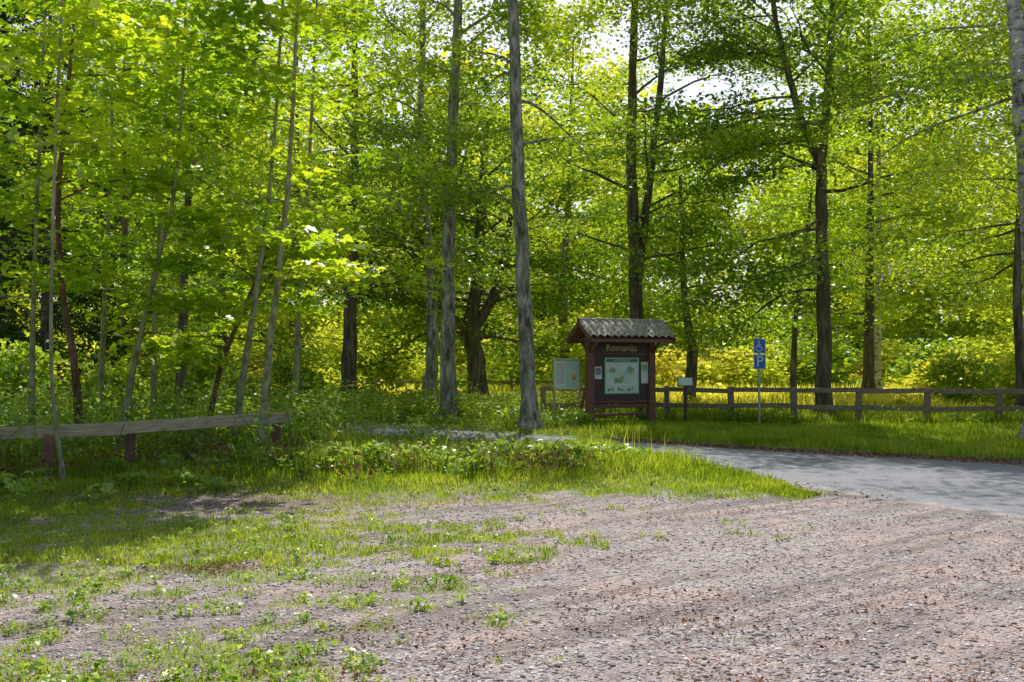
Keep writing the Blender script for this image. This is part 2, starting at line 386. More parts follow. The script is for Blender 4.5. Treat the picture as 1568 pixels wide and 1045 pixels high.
# ------------------------------------------------------------ gravel pebbles + dead leaves
def scatter(n, x0, x1, y0, y1, k=.56, pw=1.0):
    y = y0+(y1-y0)*rng.random(n)**pw; x = rng.uniform(-1, 1, n)*(k*y+1.2)
    ok = (x > x0) & (x < x1); return x[ok], y[ok]
def pebbles(n):
    x, y = scatter(n, -9, 9, 4.3, 12.5, pw=1.5)
    g = grassmask(x, y); ok = (g < .6) & ~inpoly(x, y, poly); x, y = x[ok], y[ok]
    c = np.stack([x, y, height(x, y)], 1); k = len(x)
    r = rng.gamma(3, .0026, k)+.003; r = np.minimum(r, .026)
    base = np.array([(1, 0, 0), (0, 1, 0), (-1, 0, 0), (0, -1, 0), (0, 0, .8), (0, 0, -.8)], float)
    a = rng.random(k)*2*pi; sc = rng.uniform(.6, 1.3, (k, 6))
    bx = base[None, :, 0]*np.cos(a)[:, None]-base[None, :, 1]*np.sin(a)[:, None]
    by = base[None, :, 0]*np.sin(a)[:, None]+base[None, :, 1]*np.cos(a)[:, None]
    V = c[:, None, :]+np.stack([bx*sc, by*sc, np.broadcast_to(base[None, :, 2], (k, 6))*sc*.7], -1)*r[:, None, None]
    f = np.array([(0, 1, 4), (1, 2, 4), (2, 3, 4), (3, 0, 4), (1, 0, 5), (2, 1, 5), (3, 2, 5), (0, 3, 5)])
    Fp = (np.arange(k)[:, None, None]*6+f[None]).reshape(-1, 3)
    return V.reshape(-1, 3), Fp, np.repeat(rng.random(k), 8)
pm, n, out = newmat('pebble_stone')
at = N(n, 'ShaderNodeAttribute', attribute_name='tint')
r = ramp(n, at.outputs['Fac'], [(0, (.12, .10, .095)), (.3, (.26, .22, .21)), (.75, (.45, .385, .37)), (1, (.78, .75, .73))])
p = N(n, 'ShaderNodeBsdfPrincipled'); p.inputs['Roughness'].default_value = .8; n.links.new(r.outputs[0], p.inputs['Base Color']); n.links.new(p.outputs[0], out.inputs[0])
V, Fp, t = pebbles(65000); obj('gravel', npmesh('gravel', V, Fp, pm, t))

def leaf_litter():
    x, y = scatter(26000, -9, 9, 4.3, 22, pw=1.3)
    u = -x*.616+y*.788
    ok = (.65*fbm(u, (x*.788+y*.616)*.12, .45, 31)+.35*fbm(x, y, .5, 33)) > .53; x, y = x[ok], y[ok]
    hx = rng.normal(-2.35, .22, 420); hy = rng.normal(7.85, .13, 420)
    qx = rng.normal(-5.2, 1.6, 3600); qy = rng.normal(13.4, 1.8, 3600)
    rx = rng.uniform(1.5, 13, 3000); ry = seg_y(far, rx)+rng.normal(.45, .3, 3000)
    x = np.r_[x, hx, qx, rx]; y = np.r_[y, hy, qy, ry]
    c = np.stack([x, y, height(x, y)+.008+rng.random(len(x))*.01], 1)
    L = rng.uniform(.010, .032, len(x))*np.where(y > 12, 1.8, 1); V, F = kites(c, L, L*.7, 1, .5, .25)
    return V, F, rng.random(len(x))
V, F, t = leaf_litter(); obj('fallen_leaves', npmesh('fallen_leaves', V, F, M_dead, t))

# ------------------------------------------------------------ grass
def blades(x, y, h, wd, lean=.35, z=None):
    n = len(x); a = rng.random(n)*2*pi; b = a+pi/2+rng.normal(size=n)*.4
    base = np.stack([x, y, height(x, y) if z is None else z], 1)
    d = np.stack([np.cos(a), np.sin(a), np.zeros(n)], 1); s = np.stack([np.cos(b), np.sin(b), np.zeros(n)], 1)
    ln = rng.uniform(.1, 1, n)[:, None]*lean; h = h[:, None]; wd = np.broadcast_to(wd, (n,))[:, None]
    up = np.array([[0, 0, 1.]])
    m = base+up*h*.45+d*h*ln*.25
    V = np.stack([base-up*.01, m+s*wd*.5, base+up*h+d*h*ln, m-s*wd*.5], 1).reshape(-1, 3)
    return V, np.arange(4*n).reshape(-1, 4)
A = Acc(); tints = []
def addgrass(x, y, h, wd, lean=.35):
    V, F = blades(x, y, h, wd, lean); A.add(V, F)
    tints.append(np.clip(.9*fbm(x, y, .8, 14)-.2+.5*rng.random(len(x)), 0, 1))
def verge(x, y):  # mown low beside the road on its left-hand stretch
    return np.where(x < 1.3, np.clip((seg_y(near, x)-y)/5.0, .18, 1), 1)
x, y = scatter(240000, -11, 9, 8, 24, pw=1.25)
yn = seg_y(near, x); g = grassmask(x, y)
ok = (g > .25+.7*rng.random(len(x))) & (y < yn) & ~inpoly(x, y, poly); x, y = x[ok], y[ok]
tall = np.clip((y-edge_y(x)-np.interp(x, [-5, -2.5], [2.6, .9]))/2.2, .0, 1)
h = (.025+.07*fbm(x, y, .4, 16)**1.5+.24*tall*np.clip(fbm(x, y, .6, 15)*2-.55, .05, 1.2)+.04*tall)*rng.uniform(.5, 1.4, len(x))*verge(x, y); addgrass(x, y, h, .010+.010*tall, .8)
x = rng.uniform(.8, 3.9, 21000); y = seg_y(near, x)-np.abs(rng.normal(0, .9, len(x)))-.05
ok = grassmask(x, y) > .5; x, y = x[ok], y[ok]
addgrass(x, y, rng.uniform(.08, .32, len(x))*np.clip((4.4-x)/3.0, .2, 1)*(.4+1.1*fbm(x, y, .4, 17))*np.clip(x-.3, .3, 1), .014, .7)
x, y = scatter(190000, -8, 5, 4.3, 11.5, pw=1.4); g = grassmask(x, y)
ok = (g > .2+.75*rng.random(len(x))) & ~inpoly(x, y, poly); x, y = x[ok], y[ok]
addgrass(x, y, rng.uniform(.008, .038, len(x)), .008, 1.2)
def fence_y(x): return np.interp(x, [0, 4.4, 6, 12.8, 22], [28.9, 28.6, 27.7, 26.1, 24.0])
x, y = scatter(170000, -20, 24, 16, 33, k=.62)
ok = (y > seg_y(far, x)+.45+.9*fbm(x, y, .7, 18)) & ~inpoly(x, y, poly); x, y = x[ok], y[ok]
dd = y-seg_y(far, x); behind = y > fence_y(x)+.2
h = np.where(behind | ((x < .3) & (dd > 1.5)), .30, .07+.10*np.clip(fbm(x, y, 1.6, 26)*3-1.3, 0, 1))*rng.uniform(.5, 1.4, len(x))*(.3+1.4*fbm(x, y, .7, 19)); addgrass(x, y, h, .02, .6)
x = rng.uniform(1, 22, 11000); y = fence_y(x)+rng.normal(0, .3, len(x)); addgrass(x, y, rng.uniform(.10, .45, len(x))*(.3+1.1*fbm(x, y, .8, 20)), .02, .5)
V, F = A.get(); obj('grass', npmesh('grass', V, F, M_grass, np.concatenate(tints)))
x = rng.uniform(-1, 1, 70000); y = 31+38*rng.random(70000)**1.3; x = x*(y*.6+3)
h = rng.uniform(.2, .6, len(x))*(.5+fbm(x, y, 5, 23)); V, F = blades(x, y, h, .08, .6, np.zeros(len(x)))
obj('meadow_grass', npmesh('meadow_grass', V, F, M_mead, np.clip(fbm(x, y, 4, 24)*.8+rng.random(len(x))*.4, 0, 1)))

# ------------------------------------------------------------ weeds / undergrowth
def weeds(name, centres, hts, rad, per, size, mat, tone=0):
    C = np.asarray(centres); n = len(C)
    idx = np.repeat(np.arange(n), per)
    u = rng.random(len(idx))**.7; a = rng.random(len(idx))*2*pi; rr = np.sqrt(rng.random(len(idx)))*rad[idx]*(.35+.65*np.sin(u*pi*.8+.4))
    pos = np.stack([C[idx, 0]+rr*np.cos(a), C[idx, 1]+rr*np.sin(a), C[idx, 2]+.03+hts[idx]*u], 1)
    sz = rng.uniform(.6, 1.7, n)[idx]
    L = size*sz*rng.uniform(.6, 1.3, len(idx)); V, F = kites(pos, L, L*.66, .9, .5)
    tc = rng.random(n); t = np.clip(.6*tc[idx]+.45*rng.random(len(idx))+tone, 0, 1)
    A = Acc(); A.add(V, F); T = [t]
    k = n*5; i2 = rng.integers(0, n, k); sx = C[i2, 0]+rng.normal(size=k)*rad[i2]*.4; sy = C[i2, 1]+rng.normal(size=k)*rad[i2]*.4
    V, F = blades(sx, sy, hts[i2]*rng.uniform(.7, 1.25, k), .014, .4, C[i2, 2]); A.add(V, F); T.append(rng.random(k))
    V, F = A.get(); return obj(name, npmesh(name, V, F, mat, np.concatenate(T)))
def pts(x, y): return np.stack([x, y, height(x, y)], 1)
n_ = 560; x = rng.uniform(-5.0, 2.2, n_); y = 13.0+rng.random(n_)*9
ok = (y < seg_y(near, x)-.9) & (y > np.interp(x, [-5, -3, 0, 2.4], [15.5, 13.4, 13.4, 15.8])); x, y = x[ok], y[ok]
h = rng.gamma(4, .14, len(x)).clip(.15, 1.1)*np.clip((y-11.5)/4, .4, 1)*np.interp(x, [0, 2.4], [1, .6])
cap = np.maximum(.05, 1.6*(1-y/23.0)-.22); h = np.where(rng.random(len(x)) < .07, h, np.minimum(h, cap*rng.uniform(.6, 1.05, len(x))))
weeds('undergrowth', pts(x, y), h, h*.5+.11, 44, .08, M_weed)
n_ = 680; x = rng.uniform(-12, -3.2, n_); y = rng.uniform(10.2, 22, n_)
fl = np.interp(x, [-9.4, -6.3, -5.7, -3.8], [12.3, 13.5, 14.8, 16.3]); keep = (y > fl+.15) | (rng.random(n_) < .5)
ok = keep & (y > np.interp(x, [-10, -6, -3.2], [9.4, 10.9, 12.8])); x, y = x[ok], y[ok]; fl = fl[ok]
h = np.where(y > fl, rng.uniform(.3, 1.25, len(x)), rng.uniform(.06, .24, len(x))); weeds('undergrowth', pts(x, y), h, h*.42+.16, 42, .09, M_weed)
x = np.r_[rng.normal(-7.5, .9, 80), rng.normal(-.2, 1.1, 14), rng.normal(-2.9, 1.1, 24)]; y = np.r_[rng.normal(13.5, .7, 80), rng.normal(14.6, .8, 14), rng.normal(14.8, .8, 24)]
h = rng.uniform(.12, .45, len(x)); weeds('dead_brush', pts(x, y), h, h*.7+.1, 30, .055, M_dead, .1)
A = Acc()
for q in range(150):
    cx, cy = ((-7.4, 14.0), (-5.2, 15.0), (-2.0, 15.0), (-.3, 15.4))[q % 4]; px, py = cx+rng.normal()*.9, cy+rng.normal()*.8
    g_, _, _ = grow((px, py, .0), rng.random()*6.28, rng.uniform(.3, 1.3), rng.uniform(.5, 1.4), 5, -.9, .2); V, F = tube(g_, np.linspace(.009, .003, 6), 4); A.add(V, F)
V, F = A.get(); obj('bare_twigs', npmesh('bare_twigs', V, F, B_red))
x, y = scatter(2200, -8, 3, 4.5, 11, pw=1.3); g = grassmask(x, y); ok = (g > .25) & (g < .85); x, y = x[ok][:560], y[ok][:560]
h = rng.uniform(.012, .04, len(x)); weeds('plantain_weeds', pts(x, y), h, h*1.2+.03, 14, .028, M_weed)
n_ = 420; x = rng.uniform(-16, 3.2, n_); y = seg_y(far, x)+1.0+rng.random(n_)*9
ok = ~((x > .3) & (y < 27.5)); x, y = x[ok], y[ok]
h = rng.uniform(.2, 1.0, len(x))*np.clip((y-seg_y(far, x))/2.5, .3, 1); weeds('tall_weeds', pts(x, y), h, h*.5+.2, 44, .12, M_weed, .1)
# weeds round the board, its posts and the fence
x = np.r_[rng.uniform(.2, 2.1, 40), rng.uniform(2, 21, 70)]; y = np.r_[rng.uniform(25.2, 27.3, 40), np.zeros(70)]; y[40:] = fence_y(x[40:])-.1+rng.normal(0, .3, 70)
h = rng.uniform(.12, .5, len(x)); weeds('verge_weeds', pts(x, y), h, h*.5+.1, 34, .08, M_weed)
n_ = 240; x = rng.uniform(2, 26, n_); y = rng.uniform(29.8, 42, n_)
h = rng.uniform(.15, .6, n_); weeds('tall_weeds', pts(x, y), h, h*.6+.2, 44, .14, M_mead)
k = 200; x = rng.uniform(-4.5, 2.3, k); y = rng.uniform(14.0, 18, k); V, F = blades(x, y, rng.uniform(.3, .7, k), .009, .7)
obj('flower_stalks', npmesh('flower_stalks', V, F, M_mead, rng.random(k)))

# ------------------------------------------------------------ board building tools
import bmesh
def box(name, c, s, mat, parent, rot=(0, 0, 0), bev=.006):
    bm = bmesh.new(); bmesh.ops.create_cube(bm, size=1)
    for v in bm.verts: v.co = Vector((v.co.x*s[0], v.co.y*s[1], v.co.z*s[2]))
    if bev: bmesh.ops.bevel(bm, geom=bm.edges[:], offset=min(bev, min(s)*.3), segments=1, affect='EDGES')
    me = bpy.data.meshes.new(name); bm.to_mesh(me); bm.free(); me.materials.append(mat)
    o = obj(name, me, parent); o.location = c; o.rotation_euler = rot; return o
def cyl(name, c, r, h, mat, parent, k=16, rot=(0, 0, 0)):
    bm = bmesh.new(); bmesh.ops.create_cone(bm, cap_ends=True, segments=k, radius1=r, radius2=r, depth=h)
    me = bpy.data.meshes.new(name); bm.to_mesh(me); bm.free(); me.materials.append(mat)
    o = obj(name, me, parent); o.location = c; o.rotation_euler = rot; return o
def beam(name, a, b, wy, hz, mat, parent):
    a = Vector(a); b = Vector(b); d = b-a
    o = box(name, (a+b)/2, (d.length, wy, hz), mat, parent); o.rotation_euler = d.to_track_quat('X', 'Z').to_euler(); return o
def text(name, body, size, loc, mat, parent, rot=(pi/2, 0, 0), ext=.004, spacing=1.0):
    c = bpy.data.curves.new(name, 'FONT'); c.body = body; c.size = size; c.extrude = ext; c.align_x = 'CENTER'; c.align_y = 'CENTER'; c.space_character = spacing
    c.materials.append(mat); o = obj(name, c, parent); o.location = loc; o.rotation_euler = rot; return o

# ------------------------------------------------------------ information board with roof
K = empty('information_board', (3.0, 27.45, -.02), radians(25))
for i, px in enumerate((-.98, .98)):
    box('post_%d' % (i+1), (px, 0, 1.2), (.20, .17, 2.4), W_brown, K)
box('back_board', (0, .03, 1.37), (1.755, .05, 1.62), W_dark, K)
box('header_board', (0, -.015, 2.10), (1.755, .035, .27), W_dark, K)
for i, z in enumerate((.62, 1.945)): box('trim_%d' % (i+1), (0, -.012, z), (1.755, .03, .05), W_brown, K)
box('lower_rail', (0, .01, .50), (1.755, .07, .10), W_brown, K)
box('foot_rail', (0, .01, .28), (1.755, .06, .07), W_brown, K)
text('lettering', 'Romanäs', .27, (0, -.04, 2.10), M_gold, K)
box('map_frame', (.02, -.012, 1.34), (1.14, .028, 1.04), M_dgreen, K)
box('map_margin', (.02, -.029, 1.34), (1.07, .006, .97), M_paleg, K, bev=0)
box('map_title_bar', (.02, -.034, 1.76), (1.0, .006, .09), M_dgreen, K, bev=0)
text('map_title', 'NATURRESERVAT', .07, (.02, -.0385, 1.76), M_white, K, ext=.001)
box('map_sheet', (.02, -.034, 1.36), (.96, .006, .62), M_white, K, bev=0)
def patch(nm, cx, cz, rx, rz, mat, yy, parent=K, nseg=18):
    a = np.arange(nseg)*2*pi/nseg; rr = 1+rng.normal(size=nseg)*.16
    V = np.stack([cx+rx*rr*np.cos(a), np.full(nseg, yy), cz+rz*rr*np.sin(a)], 1)
    me = bpy.data.meshes.new(nm); me.from_pydata([tuple(v) for v in V], [], [tuple(range(nseg))]); me.materials.append(mat); obj(nm, me, parent)
patch('map_area_1', -.18, 1.42, .24, .20, M_paleg, -.0385); patch('map_area_2', .22, 1.32, .2, .24, M_paleg, -.0387)
patch('map_area_3', -.1, 1.2, .16, .07, M_green, -.0395); patch('map_area_4', .28, 1.5, .12, .10, M_green, -.0397)
patch('map_area_5', -.30, 1.50, .10, .08, M_green, -.0401); patch('map_area_6', .12, 1.42, .05, .12, M_cyan, -.0403)
patch('map_area_7', .02, 1.30, .06, .05, M_tan, -.0405)
for i in range(9): box('map_caption_%d' % (i+1), (-.40+.105*i, -.034, .95+.02*(i % 2)), (.08, .006, .07), (M_grey, M_green, M_white)[i % 3], K, bev=0)
box('notice_sheet_1', (-.72, -.008, 1.42), (.22, .012, .34), M_white, K, bev=0)
box('notice_print_1', (-.72, -.0165, 1.46), (.17, .004, .20), M_grey, K, bev=0)
box('notice_sheet_2', (.76, -.008, 1.42), (.23, .012, .60), M_paleg, K, bev=0)
box('notice_print_2', (.76, -.0165, 1.56), (.17, .004, .16), M_green, K, bev=0)
box('notice_print_3', (.76, -.0165, 1.28), (.17, .004, .22), M_white, K, bev=0)
RL, RD, EZ, RZ_ = 1.34, .68, 2.33, 2.80
def slope(sign):
    nu, nv = 105, 25; V = []; rows = 5
    for b in range(nv):
        t = b/(nv-1); ph = (t*rows) % 1.0
        step = .034*ph if t < 1 else .034
        for a in range(nu):
            x_ = -RL+2*RL*a/(nu-1); wv = .026*math.sin(2*pi*x_/.215)+.010*math.sin(4*pi*x_/.215)
            V.append((x_, -sign*RD*t, RZ_+.045-(RZ_-EZ)*t+wv+step))
    i = np.arange(nv-1)[:, None]; j = np.arange(nu-1)[None, :]
    F = np.stack([i*nu+j, i*nu+j+1, (i+1)*nu+j+1, (i+1)*nu+j], -1).reshape(-1, 4)
    me = npmesh('tiles', V, F, M_tile, smooth=False); o = obj('roof_tiles_%s' % ('front' if sign > 0 else 'back'), me, K)
    so_ = o.modifiers.new('t', 'SOLIDIFY'); so_.thickness = .02; so_.offset = -1
    ang = math.atan2(RZ_-EZ, RD)
    box('roof_boarding', (0, -sign*RD/2, (RZ_+EZ)/2-.045), (2*RL-.06, math.hypot(RD, RZ_-EZ)-.03, .022), W_brown, K, (sign*ang, 0, 0))
    for e in (-1, 1):
        box('barge_board', (e*(RL-.012), -sign*(RD/2+.005), (RZ_+EZ)/2-.035), (.03, math.hypot(RD, RZ_-EZ)+.03, .13), W_brown, K, (sign*ang, 0, 0))
    box('fascia', (0, -sign*(RD-.01), EZ-.045), (2*RL-.1, .025, .09), W_brown, K)
slope(1); slope(-1)
rv, rf = tube(np.array([(-RL-.01, 0, RZ_+.05), (-.4, 0, RZ_+.055), (.4, 0, RZ_+.05), (RL+.01, 0, RZ_+.055)]), np.full(4, .065), 12)
obj('ridge_tiles', npmesh('ridge', rv, rf, M_tile, smooth=True), K)
for i, px in enumerate((-.98, .98)):
    box('roof_beam_%d' % (i+1), (px, 0, 2.33), (.10, 1.15, .11), W_brown, K)
    for sg in (-1, 1): beam('roof_brace', (px, sg*.09, 2.0), (px, sg*.46, 2.28), .07, .07, W_brown, K)
    box('gable_infill', (px, 0, 2.50), (.05, .40, .25), W_dark, K)
    beam('rear_strut', (px, .09, 1.25), (px, .75, -.05), .08, .08, W_brown, K)
beam('side_brace', (-1.04, -.09, .62), (-1.14, -.46, .0), .07, .09, W_brown, K)

Nn = empty('notice_board', (1.53, 27.9, 0), radians(8))
for i, px in enumerate((-.35, .37)): box('post_%d' % (i+1), (px, .03, .88), (.06, .05, 1.78), W_rail, Nn)
box('panel', (0, -.015, 1.36), (.74, .025, .86), M_paleg, Nn)
box('sheet_text', (-.19, -.032, 1.36), (.30, .006, .74), M_white, Nn, bev=0)
box('sheet_map', (.17, -.032, 1.33), (.34, .006, .66), M_cyan, Nn, bev=0)
for i in range(11): box('text_line_%d' % (i+1), (-.19+rng.uniform(-.01, .01), -.0365, 1.66-.055*i), (.24, .003, .012), M_grey, Nn, bev=0)
patch('map_land', .17, 1.36, .11, .2, M_paleg, -.0365, Nn); patch('map_land_2', .2, 1.25, .07, .08, M_tan, -.0375, Nn)
box('title_strip', (0, -.033, 1.755), (.66, .006, .05), M_green, Nn, bev=0)

Lc = empty('interpretation_lectern', (4.80, 27.6, 0), radians(-6))
box('post', (0, .03, .52), (.09, .09, 1.05), W_dark, Lc)
box('desk', (0, 0, 1.14), (.44, .32, .03), W_brown, Lc, (radians(48), 0, 0))
box('plate', (0, -.018, 1.157), (.38, .27, .008), M_white, Lc, (radians(48), 0, 0), bev=0)

Ps = empty('disabled_parking_sign', (6.73, 27.1, 0), radians(14))
cyl('pole', (0, .02, 1.18), .03, 2.36, M_metal, Ps)
for nm, z in (('wheelchair_plate', 2.13), ('parking_plate', 1.70)):
    box(nm, (0, -.02, z), (.36, .012, .40), M_blue, Ps, bev=.003)
    for bx, bz, sx_, sz_ in ((0, .188, .34, .01), (0, -.188, .34, .01), (-.168, 0, .01, .366), (.168, 0, .01, .366)):
        box('border', (bx, -.028, z+bz), (sx_, .004, sz_), M_white, Ps, bev=0)
text('letter_p', 'P', .42, (0, -.029, 1.70), M_white, Ps, ext=.003)
cyl('pictogram_head', (-.03, -.03, 2.25), .027, .006, M_white, Ps, 16, (pi/2, 0, 0))
def strip(nm, P2, wd, z0):
    P2 = np.array(P2); d = np.gradient(P2, axis=0); d = d/np.linalg.norm(d, axis=1, keepdims=True); nn = np.c_[-d[:, 1], d[:, 0]]*wd/2
    V = [(a[0], -.0315, z0+a[1]) for a in P2+nn]+[(a[0], -.0315, z0+a[1]) for a in P2-nn]; k = len(P2)
    F = [(i, i+1, k+i+1, k+i) for i in range(k-1)]
    me = bpy.data.meshes.new(nm); me.from_pydata(V, [], F); me.materials.append(M_white); obj(nm, me, Ps)
strip('pictogram_body', [(-.03, .085), (-.025, .03), (-.02, -.02), (.045, -.02), (.07, -.09), (.10, -.085)], .026, 2.13)
strip('pictogram_arm', [(-.028, .045), (.02, .045), (.05, .045)], .02, 2.13)
a = np.linspace(radians(110), radians(345), 20); strip('pictogram_wheel', np.c_[-.015+.085*np.cos(a), -.055+.085*np.sin(a)], .02, 2.13)
cyl('foot', (0, .02, .04), .06, .12, M_metal, Ps)

# ------------------------------------------------------------ fences
Fn = empty('wooden_fence')
fp = [(.9, 28.7), (2.6, 28.75), (4.45, 28.6), (6.1, 27.75), (7.72, 27.3), (9.35, 26.9), (11.05, 26.55), (12.8, 26.2), (14.6, 25.8), (16.4, 25.4), (18.2, 25.0), (20.0, 24.5), (22, 24)]
for i, (x, y) in enumerate(fp):
    box('post_%d' % (i+1), (x, y, .46), (.15, .13, 1.10), W_fence, Fn, (rng.normal()*.015, rng.normal()*.03, rng.normal()*.1))
for i in range(len(fp)-1):
    (x0, y0), (x1, y1) = fp[i], fp[i+1]
    for nm, z in (('top', .92), ('lower', .47)):
        e = rng.normal()*.02
        beam('%s_rail_%d' % (nm, i+1), (x0, y0-.085, z+e), (x1, y1-.085, z+rng.normal()*.02), .035, .13, W_fence, Fn)
Gf = empty('guard_rail_fence')
gp = [(-9.4, 12.3), (-6.32, 13.5), (-5.70, 14.8), (-3.86, 16.25)]
gz = [.64, .67, .70, .76]
for i, ((x, y), z) in enumerate(zip(gp, gz)):
    if i == 0: continue
    box('post_%d' % i, (x, y+.085, z/2-.08), (.12, .11, z+.14), W_post, Gf, (0, rng.normal()*.02, rng.normal()*.15))
def plank(a, b, za, zb, nm):
    beam(nm, (a[0], a[1]-.02, za), (b[0], b[1]-.02, zb), .06, .18, W_rail, Gf)
plank((-10.4, 11.9), (-5.66, 14.7), .62, .675, 'plank_1')
plank((-5.72, 14.72), (-3.62, 16.38), .68, .76, 'plank_2')
Df = empty('pasture_fence')
for i in range(13):
    x = -19+i*1.9; y = 42+.1*i; box('post_%d' % (i+1), (x, y, .55), (.12, .12, 1.25), W_fence, Df, (0, rng.normal()*.03, 0))
    if i < 12: beam('rail', (x, y-.08, .9), (x+1.9, y+.02, .9), .04, .09, W_fence, Df)

# ------------------------------------------------------------ individual trees
def P3(*a): return list(a)
make_tree('added_linden_tree', [(P3((0, 0, -.1), (-.02, 0, 3), (.05, 0, 7), (.22, 0, 11), (.35, .1, 14.5)), .235, .09)], B_grey, M_mid, nlimb=20, z0=4.8, Lmax=3.4, per=28, loc=(-1.75, 27.5, 0))
make_tree('alder_tree', [(P3((.0, 0, -.1), (-.05, 0, 1.2), (-.2, 0, 4.5), (-.35, 0, 8), (-.42, 0, 11), (-.4, 0, 13.5)), .22, .10)], B_grey, M_mid, nlimb=14, z0=5.4, Lmax=2.8, loc=(.45, 24.75, 0))
make_tree('added_linden_tree', [(P3((.0, 0, -.1), (.15, 0, 2.0), (.05, 0, 5), (-.25, 0, 9), (-.1, 0, 16)), .24, .08)], B_grey, M_mid, nlimb=22, z0=4.6, Lmax=3.8, per=28, loc=(-2.7, 32, 0))
make_tree('alder_tree', [(P3((.0, 0, -.1), (.05, 0, 3.0), (.2, 0, 7), (.2, 0, 16)), .30, .08)], B_dark, M_mid, nlimb=24, z0=4.0, Lmax=4.0, per=28, loc=(-5.6, 34, 0))
make_tree('oak_tree', [(P3((0, 0, -.1), (-.1, 0, 1.8), (-.3, 0, 3.3), (-.1, 0, 5), (.1, .2, 8), (.3, .3, 12)), .42, .12),
                       (P3((-.3, 0, 2.9), (.6, .1, 4.4), (1.1, .3, 6.5), (1.6, .4, 9.5)), .26, .08),
                       (P3((-.2, 0, 2.4), (-1.1, -.2, 3.6), (-2.0, -.3, 5.5), (-2.5, -.3, 8.5)), .24, .08)],
          B_dark, M_dark, nlimb=48, z0=2.4, Lmax=6.4, Lmin=3.0, el=(-.02, .7), curl=-.15, nsub=7, per=36, spread=(.5, .16), size=.18, loc=(-1.35, 40, 0))
make_tree('maple_tree', [(P3((0, 0, -.1), (-.05, 0, 4), (-.2, 0, 8), (-.1, 0, 12), (0, 0, 16)), .25, .09),
                         (P3((.0, .1, 4.3), (.25, .1, 6.2), (.55, .1, 8.8), (.9, .1, 12), (1.1, .2, 15)), .17, .06)],
          B_dark, M_mid, nlimb=34, z0=4.6, Lmax=3.8, per=28, loc=(4.1, 32.5, 0))
make_tree('maple_tree', [(P3((0, 0, -.1), (.03, 0, 3), (-.02, 0, 6), (.05, 0, 8), (.3, 0, 11), (.5, 0, 14)), .24, .07),
                         (P3((0, 0, 7.4), (-.55, 0, 8.7), (-1.0, 0, 10.3), (-1.35, 0, 12), (-1.6, 0, 14)), .14, .05)],
          B_dark, M_mid, nlimb=44, z0=3.4, Lmax=4.2, Lmin=2, el=(-.1, .7), curl=-.35, loc=(9.0, 28.8, 0), per=34, bias=-1.7, tone=-.15)
make_tree('maple_tree', [(P3((0, 0, -.1), (.1, 0, 3), (.5, 0, 6), (.9, 0, 9.5)), .13, .04)], B_dark, M_maple, nlimb=18, z0=3.0, Lmax=3.0, el=(-.1, .6), loc=(10, 35.5, 0))
make_tree('maple_tree', [(P3((0, 0, -.1), (.15, 0, 2), (-.1, 0, 4), (-.2, 0, 8)), .24, .05)], B_dark, M_mid, nlimb=18, z0=2.6, Lmax=2.8, el=(-.1, .6), loc=(5.9, 33.5, 0), tone=-.15)
make_tree('maple_tree', [(P3((0, 0, -.1), (-.1, 0, 4), (.1, 0, 8), (.2, 0, 14)), .15, .05)], B_dark, M_mid, nlimb=26, z0=3.6, Lmax=3.6, el=(-.1, .7), loc=(14.6, 28.5, 0), per=28, tone=.1)
make_tree('birch_tree', [(P3((0, 0, -.1), (-.05, 0, 3), (-.25, 0, 6), (-.45, 0, 9), (-.6, 0, 13)), .25, .10)], B_birch, M_mid, nlimb=26, z0=4.8, Lmax=3.3, Lmin=1.4, curl=-1.2, loc=(10.6, 20, 0), per=34, size=.09, spread=(.28, .28), limbr=.35, tone=.15)
make_tree('birch_tree', [(P3((0, 0, -.1), (.1, 0, 5), (.2, 0, 10), (.2, 0, 17)), .24, .05)], B_birch, M_bright, nlimb=28, z0=5, Lmax=3.4, curl=-1.2, loc=(16.8, 46, 0), size=.18, spread=(.35, .4), limbr=.5)
# linden added just past the right-hand edge of the view to shade the road
make_tree('added_linden_tree', [(P3((0, 0, -.1), (-.1, 0, 4), (-.6, 0, 8), (-1.6, 0, 15)), .22, .07)], B_grey, M_mid, nlimb=28, z0=8.0, Lmax=5.6, Lmin=3, el=(.1, .6), loc=(13.3, 23.6, 0), per=30, bias=-1.7, spread=(.5, .12))

def sap(name, loc, path, r, bark, **kw):
    a = dict(nlimb=13, z0=2.7, Lmax=1.9, Lmin=.8, el=(.1, .6), curl=-.35, nsub=5, per=10, spread=(.28, .06), size=.14, lobes=3, jit=.34, tone=.05); a.update(kw)
    return make_tree(name, [(path, r, .018)], bark, M_maple, loc=loc, **a)
sap('maple_sapling', (-7.9, 16.4, 0), P3((0, 0, -.1), (0, 0, 2), (.05, 0, 4.5), (.2, 0, 9.5)), .06, B_green)
sap('cherry_sapling', (-7.0, 16.2, 0), P3((0, 0, -.1), (-.1, 0, 1.5), (-.35, 0, 3), (-.4, 0, 4.5), (-.2, 0, 7), (-.1, 0, 9.5)), .075, B_red)
sap('maple_sapling', (-6.6, 16.6, 0), P3((0, 0, -.1), (.3, 0, 1.6), (.65, 0, 3.2), (1.0, 0, 5), (1.15, 0, 9)), .065, B_green)
sap('maple_sapling', (-6.9, 19.2, 0), P3((0, 0, -.1), (.0, 0, 2), (.1, 0, 5), (.3, 0, 10)), .075, B_green)
sap('maple_sapling', (-4.75, 16.8, 0), P3((0, 0, -.1), (.25, 0, 1.6), (.5, 0, 3.4), (.7, 0, 5.2), (.95, 0, 9.5)), .075, B_green)
sap('maple_sapling', (-3.95, 15.7, 0), P3((0, 0, -.1), (.1, 0, 1.6), (.3, 0, 3.4), (.45, 0, 5.2), (.6, 0, 9)), .08, B_green)
